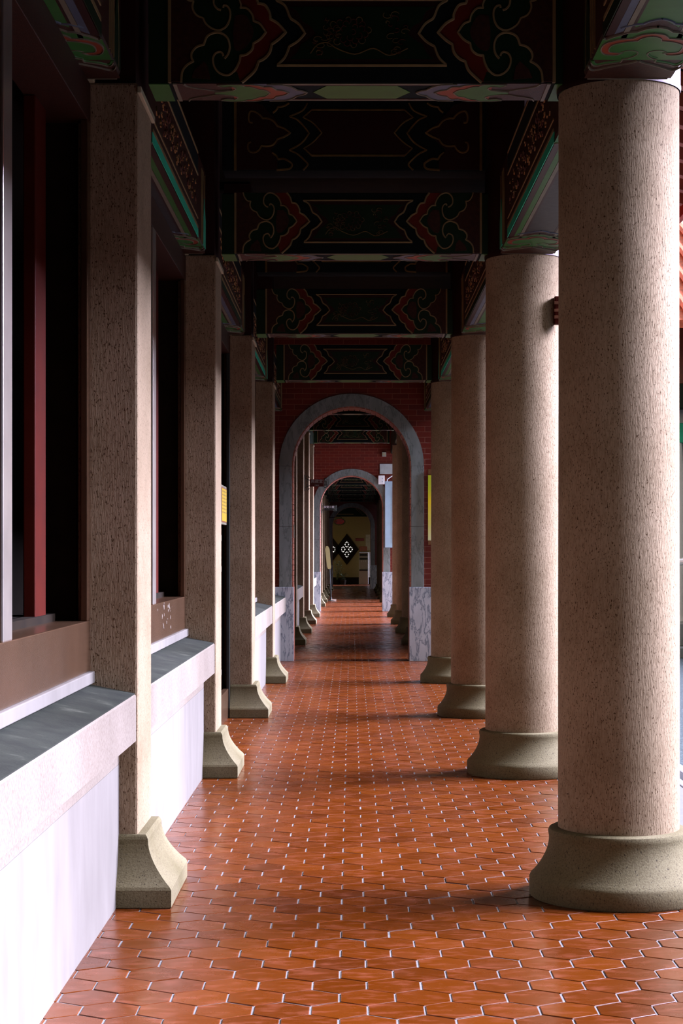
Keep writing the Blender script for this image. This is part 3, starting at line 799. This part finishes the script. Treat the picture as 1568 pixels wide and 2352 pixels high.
# yellow poster
t = thing('yellow_poster', 'tall yellow acrylic poster on the brick wall beside the first archway', 'poster', (1.24, ARCH_Y[0] - .04, 2.17))
MB().box(-.165, .165, -.012, .0, -.47, .45, bev=.003).build('printed_panel', M['poster'], t)
for z in (-.535, .46): 
    MB().box(-.165, .165, -.008, .02, z, z + .075, bev=.003).build('metal_bar', M['bronze'], t)
for x in (-.09, .09):
    for z in (-.50, .50): 
        MB().lathe([(.014, 0), (.014, .006), (.008, .012), (.001, .013)], 0, 0, 16).build('bolt', M['steel'], t)
        b = [q for q in kids(t) if q.name.startswith('bolt')][-1]; b.location = (x, -.008, z); b.rotation_euler = (PI / 2, 0, 0)
t = tag(MB().box(-.827, -.815, 24.72, 24.90, 1.74, 1.93, bev=.003).build('small_plaque', M['cream']), 'small cream plaque on the inner edge of the first archway', 'plaque')
# fittings on the second brick wall
y = ARCH_Y[1]
t = thing('notice_board', 'tall pale blue notice board beside the second archway, half hidden by columns', 'notice board', (1.13, y - .06, 2.56))
MB().box(-.25, .25, -.06, .035, -.875, .875, bev=.01).build('board_frame', M['board_blue'], t)
ps_ = MB().box(-.055, .22, -.066, -.058, -.74, .75).build('poster_sheet', M['poster_white'], t)
MB().box(-.045, .0, -.069, -.064, .48, .66).build('purple_print', M['purple'], ps_)
MB().box(-.045, .0, -.069, -.064, .12, .36).build('red_print', M['sign_red'], ps_)
MB().tube([(-.19, -.02, .87), (-.18, -.02, .93), (-.10, -.02, .99), (.0, -.02, 1.05), (.06, -.02, 1.07)], .012, 6).build('conduit', M['white'], t)
tag(MB().box(.745, 1.10, y - .05, y - .0, 3.63, 3.90, bev=.004).build('metal_cover', M['light_metal']), 'pale grey metal cover plate on brick wall above the notice board', 'cover')
t = thing('switch_box', 'white electrical box on the brick wall at the second archway shoulder', 'box', (.785, y, 3.475))
MB().box(-.08, .085, -.12, 0, -.115, .115, bev=.01).build('casing', M['white'], t)
MB().box(.02, .04, -.123, -.118, .02, .05).build('switch', M['board_blue'], t)
MB().box(.02, .04, -.123, -.118, -.06, -.03).build('switch', M['board_blue'], t)
t = thing('wall_lamp', 'small cream bulkhead lamp high on the second brick wall', 'lamp', (.86, y, 4.15))
MB().box(-.055, .055, -.10, 0, -.06, .06, bev=.01).build('lamp_casing', M['offwhite'], t)
MB().box(-.045, .035, -.104, -.098, -.03, .045).build('lamp_cover', M['moulding'], t)

# ------------------------------------------------------------------ bracket signs
def scroll_iron(mb, x, z, h, flip=1):
    for q in (1, -1):
        for rr, zz in ((.045, .25), (.03, .09)):
            c = (x + flip * .01, z + q * h * zz * 1.25)
            mb.tube([(c[0] + flip * rr * (1 - i * .05) * math.cos(i * .6) * .8, 0, c[1] + q * rr * (1 - i * .05) * math.sin(i * .6)) for i in range(13)], .0065, 6)
    mb.tube([(x - flip * .035, 0, z - h / 2), (x - flip * .045, 0, z), (x - flip * .035, 0, z + h / 2)], .007, 6)
def bracket_sign(loc, label, w, chars, sub, small, mat='sign_red'):
    t = thing('bracket_sign', label, 'sign', loc, 0, 'signs on iron brackets over the corridor')
    sb_ = MB().box(.10, .10 + w, -.012, .012, -.07, .07, bev=.004).build('sign_board', M[mat], t)
    mb = MB(); scroll_iron(mb, .045, 0, .31); mb.tube([(0, 0, -.10), (.1, 0, -.05)], .006, 6); mb.tube([(0, 0, .10), (.1, 0, .05)], .006, 6)
    mb.tube([(0, 0, -.155), (0, 0, .155)], .009, 6)
    mb.build('iron_bracket', M['verdigris'], t)
    mb = MB(); scroll_iron(mb, .10 + w + .04, 0, .17, -1); mb.tube([(.10 + w, 0, 0), (.10 + w + .07, 0, 0)], .006, 6); mb.build('iron_finial', M['verdigris'], t)
    cx = .10 + w / 2
    fn = lambda u, v, h: (cx + u, -.0135 - h, v)
    text_mb(chars, .074, lambda u, v, h: fn(u * 1.05, v + .026, h)).build('lettering', M['white'], sb_)
    text_mb(sub, .026, lambda u, v, h: fn(u, v - .016, h)).build('lettering', M['cream'], sb_)
    if small: text_mb(small, .028, lambda u, v, h: fn(u, v - .046, h)).build('lettering', M['white'], sb_)
    return t
bracket_sign((PIN + .02, CY[6] - .2, 2.87), 'maroon bracket sign with three white characters, through the first archway', .27, '\u5178\u85cf\u5ba4', 'Collection Room', '\u6240\u85cf\u54c1')
bracket_sign((PIN + .03, CY[10] - .2, 2.85), 'dark bracket sign with faint characters just inside the second archway', .27, '\u5c55\u89bd\u4e8c\u5ba4', 'Gallery', '', 'black')
t = thing('lantern_sign', 'small bright red oval sign hanging in the dim far hall', 'sign', (-.50, 71.6, 2.86))
MB().plate([[(.20 * math.cos(a), .105 * math.sin(a)) for a in [i * PI / 14 for i in range(28)]]], lambda u, v, h: (u, h, v), -.015, .015).build('sign_board', M['bright_red'], t)
mb = MB()
for i in range(22):
    a = i * 2 * PI / 22; r = .03
    mb.tube([(.225 * math.cos(a) + r * math.cos(a * 3 + q), 0, .13 * math.sin(a) + r * .7 * math.sin(a * 3 + q)) for q in range(6)], .008, 5)
mb.tube([(-.42, 0, .16), (.0, 0, .19), (.1, 0, .17)], .012, 6); mb.build('iron_frame', M['black'], t)
MB().plate([[(-.14 + .03 * math.cos(a), .06 * math.sin(a)) for a in [i * PI / 8 for i in range(16)]]], lambda u, v, h: (u, h, v), -.02, -.015).build('flame_mark', M['orange'], t)
text_mb('\u7b2c\u4e00\u5c55\u5ba4', .06, lambda u, v, h: (.03 + u, -.018 - h, v + .025)).build('lettering', M['cream'], t)

# ------------------------------------------------------------------ standing sign, far end furniture
t = thing('sign_stand', 'narrow standing sign with pale panel on a black pole, past the second archway', 'sign stand', (-.66, 56.2, 0), math.radians(8))
MB().lathe([(.15, 0), (.15, .015), (.05, .04), (.02, .12), (.018, .13)], 0, 0, 32).build('stand_base', M['black'], t)
MB().tube([(0, 0, .1), (-.05, 0, 1.05)], .018, 10).build('pole', M['black'], t)
mb = MB()
mb.plate([[(-.045, 0), (.045, 0), (.065, .06), (.075, .64), (.045, .70), (.03, .74), (-.03, .74), (-.045, .70), (-.075, .64), (-.065, .06)]], lambda u, v, h: (-.06 + u - v * .10, h, 1.04 + v), -.02, .02)
mb.build('sign_panel', M['cream_wall'], t)
MB().box(-.02, .16, -.09, -.05, .0, .07, bev=.004).build('weight_block', M['steel'], t)

# end wall with two diamond lattice windows
def diamond(cx, cz, a, b): return [(cx - a, cz), (cx, cz - b), (cx + a, cz), (cx, cz + b)]
PXM = WALL_Y / 4000
def w2(px, py): return ((px - 807) * PXM, 1.5 + (1274 - py) * PXM)
DC = [w2(796.2, 1261.8), w2(767.4, 1261.8)]
outer = [(-2.4, -.01), (2.2, -.01), (2.2, 4.6), (-2.4, 4.6)]
holes = [list(reversed(diamond(c[0], c[1], .40, .52))) for c in DC[:1]] + [list(reversed(diamond(DC[1][0] - .23, DC[1][1], .40, .52)))]
# the two openings meet side by side; centre distance is kept at one diamond width
MBw = MB().plate([outer] + holes, lambda u, v, h: (u, h, v), 0, .22)
wf = MBw.build('wall_back', M['cream_wall']); wf.location = (0, WALL_Y, 0); struct(wf, 'cream end wall of the corridor with diamond lattice windows')
def lattice(cx, cz, label):
    t = thing('lattice_window', label, 'window', (cx, WALL_Y, cz), 0, 'diamond lattice windows in the end wall')
    fr = MB().plate([diamond(0, 0, .60, .79), list(reversed(diamond(0, 0, .385, .50)))], lambda u, v, h: (u, h, v), -.04, .0); fr.build('diamond_frame', M['wood_dark'], t)
    hs = []
    for rx, rz in ((0, .245), (.185, 0), (0, -.255), (-.185, 0)):
        for i in range(8):
            a = i * PI / 4; k = 1 if i % 2 == 0 else .62
            px, pz = rx + .088 * math.cos(a), rz + .118 * math.sin(a)
            hs.append([(px + .026 * k * math.cos(q * PI / 5), pz + .030 * k * math.sin(q * PI / 5)) for q in range(10)][::-1])
    MB().plate([diamond(0, 0, .405, .525)] + hs, lambda u, v, h: (u, h, v), .05, .09).build('pierced_screen', M['black'], t)
lattice(DC[0][0], DC[0][1], 'dark diamond window with four rings of bright pierced petals, in the end wall')
lattice(DC[1][0] - .23, DC[1][1], 'half-hidden diamond window beside the whole one, in the end wall')
struct(MB().box(-2.4, 2.2, WALL_Y - .02, WALL_Y + .0, 0, .36).build('baseboard_back', M['wood_dark']))
t = thing('water_dispenser', 'tall floor-standing water dispenser against the end wall', 'water dispenser', ((834.8 - 807) * PXM * .99, WALL_Y - .5, 0))
wb_ = MB().box(-.235, .235, -.2, .2, .02, 1.62, bev=.015).build('cabinet_body', M['offwhite'], t)
MB().box(-.19, .19, -.205, -.195, 1.44, 1.54).build('display_panel', M['black'], t)
MB().box(-.20, .20, -.206, -.195, 1.25, 1.34).build('control_panel', M['black'], t)
for x in (-.1, 0, .1): 
    MB().box(x - .012, x + .012, -.212, -.195, 1.17, 1.195, bev=.003).build('button', M['white'], wb_)
MB().box(-.22, .22, -.24, -.19, .70, .76, bev=.004).build('drip_tray', M['black'], t)
MB().box(-.21, .21, -.18, .18, 0, .03).build('plinth', M['black'], t)
def flat(name, label, cat, x0, x1, y0, y1, mat, d=.02):
    (a, z1), (b, z0) = w2(x0, y0), w2(x1, y1)
    return tag(MB().box(a, b, WALL_Y - d, WALL_Y, z0, z1, bev=.003).build(name, M[mat]), label, cat)
flat('wall_plaque', 'dark maroon plaque on the cream end wall, above the water dispenser', 'plaque', 816, 836, 1236.5, 1242.5, 'sign_red')
flat('paper_notice', 'pale paper notice on the end wall at the archway edge', 'notice', 839.5, 852, 1228, 1264, 'moulding', .01)
flat('orange_notice', 'orange notice directly above the water dispenser', 'notice', 825, 843, 1255, 1266.5, 'orange', .03)
flat('lit_wall_strip', 'tall white strip standing for daylight on the end wall, beside the water dispenser', 'light strip', 846.5, 853, 1268, 1326, 'white', .04)  # white slab put in for daylight falling on the end wall
# dark potted plants at the foot of the end wall
def plant(loc, h, label, n, seed):
    R = random.Random(seed); t = thing('potted_plant', label, 'plant', loc, 0, 'potted plants by the end wall')
    MB().lathe([(.12, 0), (.16, .22), (.17, .24), (.15, .245), (.14, .2)], 0, 0, 24).build('pot', M['wood_dark'], t)
    st = MB(); lf = MB()
    for i in range(n):
        a = R.uniform(0, 6.28); tilt = R.uniform(.05, .35); hh = h * R.uniform(.55, 1)
        top = Vector((math.cos(a) * tilt * hh, math.sin(a) * tilt * hh * .5, hh))
        st.tube([(0, 0, .2), top * .5 + Vector((0, 0, .12)), top], .008, 5)
        for j in range(9):
            p = top * R.uniform(.35, 1) ; q = R.uniform(0, 6.28); l = R.uniform(.09, .16); d = Vector((math.cos(q), math.sin(q), R.uniform(-.2, .6))).normalized()
            s = d.cross(Vector((0, 0, 1))).normalized() * l * .28; u = Vector((0, 0, .004))
            m_ = p + d * l * .5
            lf.add([p, m_ + s, p + d * l, m_ - s, m_ + u * 4], [(0, 1, 4), (1, 2, 4), (2, 3, 4), (3, 0, 4), (0, 3, 2, 1)])
    st.build('stem', M['leaf'], t); lf.build('foliage', M['leaf'], t)
plant((-.72, WALL_Y - .6, 0), 1.25, 'tall dark potted plant at the foot of the end wall', 9, 1)
plant((-.42, WALL_Y - .9, 0), .62, 'low potted plant in front of the diamond windows', 8, 5)
t = thing('ceiling_beam', 'dim painted beam with a diamond motif above the cream end wall', 'beam', (0, 84.2, 3.34), 0, 'painted beams across the corridor')
MB().box(-2.3, 2.1, 0, .3, 0, .8, bev=.01).build('beam_core', M['deep_green'], t)
mb = MB()
for k, q in enumerate((.30, .22, .14, .06)):
    for s in (.55,):
        p = [(s - q * 1.15, .38), (s, .38 - q), (s + q * 1.15, .38), (s, .38 + q), (s - q * 1.15, .38)]
        mb.ribbon(p, .018, lambda u, v, h: (u, -h, v), 0, .008)
mb.box(-1.2, .1, -.006, 0, .10, .13); mb.box(-1.2, .1, -.006, 0, .60, .63)
mb.build('gold_outline', M['relief_gold'], t)
# vestibule side walls
struct(MB().box(-2.4, -2.2, ARCH_Y[2] + .5, WALL_Y, 0, CEIL).build('wall_vestibule_left', M['cream_wall']))
struct(MB().box(1.9, 2.1, ARCH_Y[2] + .5, WALL_Y - 3.0, 0, CEIL).build('wall_vestibule_right', M['cream_wall']))
struct(MB().box(-2.4, -1.34, ARCH_Y[2] + .5, WALL_Y, -.3, -.004).build('floor_vestibule', M['grout']))

# red carved plaque on the second column
t = thing('carved_plaque', 'small dark red carved plaque on the second round column, half hidden', 'plaque', (1.41, CY[1] - .235, 3.147))
MB().box(-.044, .05, -.02, .05, -.095, .095, bev=.008).build('plaque_board', M['red_frame'], t)
for z in (-.045, 0, .05): MB().box(-.048, .045, -.026, -.018, z - .012, z + .008, bev=.003).build('carved_rib', M['wood_brown'], t)

# ------------------------------------------------------------------ ceiling, eaves, court
struct(MB().box(-1.4, 1.45, -1.6, WALL_Y + .3, CEIL, CEIL + .15).build('ceiling', M['wood_dark']), 'dark timber ceiling hidden above the beams')
struct(MB().box(-1.4, 1.75, -1.6, -1.4, 0, CEIL).build('shade_wall_rear', M['brick']))  # unseen end wall, added behind the camera to darken the corridor
EX = 2.62
mb = MB()
vs = []
for x, z in ((1.44, 4.62), (EX, 4.30), (EX, 4.36), (1.44, 4.95)): vs += [(x, -1.6, z), (x, WALL_Y, z)]
mb.add(vs, [(0, 1, 3, 2), (2, 3, 5, 4), (4, 5, 7, 6), (6, 7, 1, 0), (0, 2, 4, 6), (1, 7, 5, 3)])
struct(mb.build('ceiling_eave', M['wood_dark']), 'dark boards under the corridor eave')
raft = None; R_G = 'red rafters under the corridor eave'
yy = 9.9; i = 0
while yy < 14.2:
    lab = 'red painted rafter under the eave, seen past the right edge of the largest column'
    if raft is None:
        mb = MB(); vs = []
        for x, z in ((1.47, 4.53), (EX - .06, 4.21), (EX - .06, 4.31), (1.47, 4.608)): vs += [(x, -.045, z), (x, .045, z)]
        mb.add(vs, [(0, 1, 3, 2), (2, 3, 5, 4), (4, 5, 7, 6), (6, 7, 1, 0), (0, 2, 4, 6), (1, 7, 5, 3)])
        raft = mb.build('eave_rafter', M['rafter']); raft.location = (0, yy, 0); tag(raft, lab, 'rafter', R_G, 'thing')
    else:
        c = raft.copy(); COL.objects.link(c); c.location = (0, yy, 0)
    yy += .40; i += 1
struct(MB().box(EX - .05, EX, -1.6, WALL_Y, 4.14, 4.40, bev=.006).build('trim_1', M['bright_red']), 'red fascia board along the eave')
MBt = MB(); MBt.box(1.60, 2.12, -3, WALL_Y, -.005, .006)
struct(MBt.build('floor_edge', M['paving']), 'pale stone paving outside the columns')
tag(MB().box(2.13, 2.19, -3, WALL_Y, -.3, .01, bev=.01).build('kerb', M['kerb']), 'inner white stone kerb along the paving edge', 'kerb', None, 'thing')
tag(MB().box(2.28, 2.36, -3, WALL_Y, -.3, .0, bev=.01).build('kerb', M['kerb']), 'outer white stone kerb beside the asphalt', 'kerb', None, 'thing')
mb = MB().box(2.19, 60, -40, WALL_Y, -.35, -.06)
struct(mb.build('ground', M['asphalt']), 'blue-grey asphalt of the courtyard')

# hall across the court, seen in a sliver past the first column
t = thing('courtyard_hall', 'bright temple-style hall with red tiled eaves across the courtyard', 'building', (4.2, 26.2, -.06))
MB().box(0, 12, 0, 12, 0, .16, bev=.01).build('lower_plinth', M['marble'], t)
MB().box(0, 12, .5, 12, .16, .50, bev=.01).build('upper_plinth', M['marble'], t)
MB().box(.3, 12, 2.0, 12, .5, 4.3).build('wall', M['white'], t)
MB().box(.0, 12, 1.6, 1.9, 3.35, 3.66, bev=.01).build('teal_beam', M['teal'], t)
MB().box(.0, 12, 1.65, 1.95, 3.9, 4.3, bev=.01).build('bracket_beam', M['deep_green'], t)
for i in range(12):
    x = .3 + i * .55
    MB().box(x - .1, x + .1, 1.35, 1.95, 3.66, 3.9, bev=.01).build('bracket', [M['teal'], M['gold'], M['deep_green']][i % 3], t)
for i in range(4):
    x = .9 + i * 3
    MB().lathe([(.24, .5), (.2, .6), (.2, 3.36)], 0, 0, 24).build('hall_column', M['white'], t)
    [q for q in kids(t) if q.name.startswith('hall_column')][-1].location = (x, 1.75, 0)
mb = MB()
for x0, x1 in ((-.9, 13),):
    vs = [(x0, .2, 5.0), (x1, .2, 5.0), (x1, .2, 5.12), (x0, .2, 5.12), (x0, 6, 7.6), (x1, 6, 7.6), (x0, 6, 7.4), (x1, 6, 7.4)]
    mb.add(vs, [(0, 1, 2, 3), (3, 2, 5, 4), (0, 6, 7, 1), (4, 5, 7, 6), (0, 3, 4, 6), (1, 7, 5, 2)])
mb.build('roof', M['roof_tile'], t)
mb = MB()
for i in range(46):
    x = -.85 + i * .3
    mb.tube([(x, .12, 5.14), (x, 3, 6.38), (x, 6, 7.66)], .06, 6)
mb.build('roof_tile_ridges', M['roof_tile'], t)
MB().box(-.2, 12, 1.7, 5, 4.3, 5.6).build('eave_wall', M['wood_brown'], t)
mb = MB()
for i in range(60):
    x = -.85 + i * .22
    mb.add([(x, .22, 4.93), (x + .08, .22, 4.93), (x + .08, 3, 6.1), (x, 3, 6.1), (x, .22, 5.0), (x + .08, .22, 5.0), (x + .08, 3, 6.2), (x, 3, 6.2)],
           [(0, 1, 2, 3), (4, 7, 6, 5), (0, 4, 5, 1), (2, 6, 7, 3), (0, 3, 7, 4), (1, 5, 6, 2)])
mb.build('eave_rafters', M['rafter'], t)
for i in range(2):
    MB().tube([(.2, .35 + i * .6, .55), (.2, .35 + i * .6, 1.35), (2.8, .35 + i * .6, 1.75), (2.8, .35 + i * .6, .5)], .05, 8).build('stair_rail', M['white'], t)
struct(MB().box(17, 24, -45, 30, -.06, 8.4).build('shade_range', M['brick']), 'unseen brick block added across the courtyard to shade the corridor')  # unseen block, added to screen the low sky from piers and columns
struct(MB().box(2.7, 24, -16, -9, -.06, 7.5).build('shade_range', M['wood_dark']), 'unseen dark block added at the near end of the courtyard to cut light')  # unseen block, added to keep light off faces turned to the camera
# brick block added out of view to darken the far hall
tag(MB().box(5.6, 12, 58, WALL_Y, -.06, 6.4).build('shade_wing', M['brick']), 'brick block added out of view to darken the far hall', 'building', None, 'thing')

# ------------------------------------------------------------------ light and camera
SUN_E, SUN_A, SUN_C = 16.5, 46, (.88, .90, 1.31)
EL, AZ = math.radians(26), math.radians(13)
SUN_D = (math.cos(EL) * math.cos(AZ), math.cos(EL) * math.sin(AZ), math.sin(EL))
w = bpy.data.worlds.new('sky'); sc.world = w; w.use_nodes = True
nt = w.node_tree; bg = nt.nodes['Background']
tc = nt.nodes.new('ShaderNodeTexCoord'); sp = nt.nodes.new('ShaderNodeSeparateXYZ'); cr = nt.nodes.new('ShaderNodeValToRGB')
nt.links.new(tc.outputs['Generated'], sp.inputs[0]); nt.links.new(sp.outputs['Z'], cr.inputs['Fac'])
cr.color_ramp.elements[0].position = 0; cr.color_ramp.elements[0].color = (1, .96, .88, 1)
cr.color_ramp.elements[1].position = 1; cr.color_ramp.elements[1].color = (1, .96, .88, 1)
nt.links.new(cr.outputs['Color'], bg.inputs['Color']); bg.inputs['Strength'].default_value = .27

sl = bpy.data.lights.new('hazy_sun', 'SUN'); so = bpy.data.objects.new('hazy_sun', sl); COL.objects.link(so)
sl.energy = SUN_E; sl.angle = math.radians(SUN_A); sl.color = SUN_C
so.rotation_euler = Vector(SUN_D).to_track_quat('Z', 'Y').to_euler()
cam = bpy.data.cameras.new('camera'); co = bpy.data.objects.new('camera', cam); COL.objects.link(co)
cam.sensor_fit = 'HORIZONTAL'; cam.sensor_width = 36; cam.lens = 36 * 4000 / 1568
co.location = (0, 0, 1.5); co.rotation_euler = (PI / 2, 0, 0)
cam.shift_x = -(807 - 784) / 1568; cam.shift_y = (1274 - 1176) / 1568
cam.clip_end = 500
sc.camera = co
sc.view_settings.view_transform = 'Standard'; sc.view_settings.look = 'None'; sc.view_settings.gamma = 1
sc.view_settings.use_curve_mapping = False
sc.view_settings.exposure = 2.0
sc.cycles.use_denoising = True
sc.cycles.max_bounces = 8; sc.cycles.diffuse_bounces = 2; sc.cycles.glossy_bounces = 4
sc.cycles.sample_clamp_indirect = 8
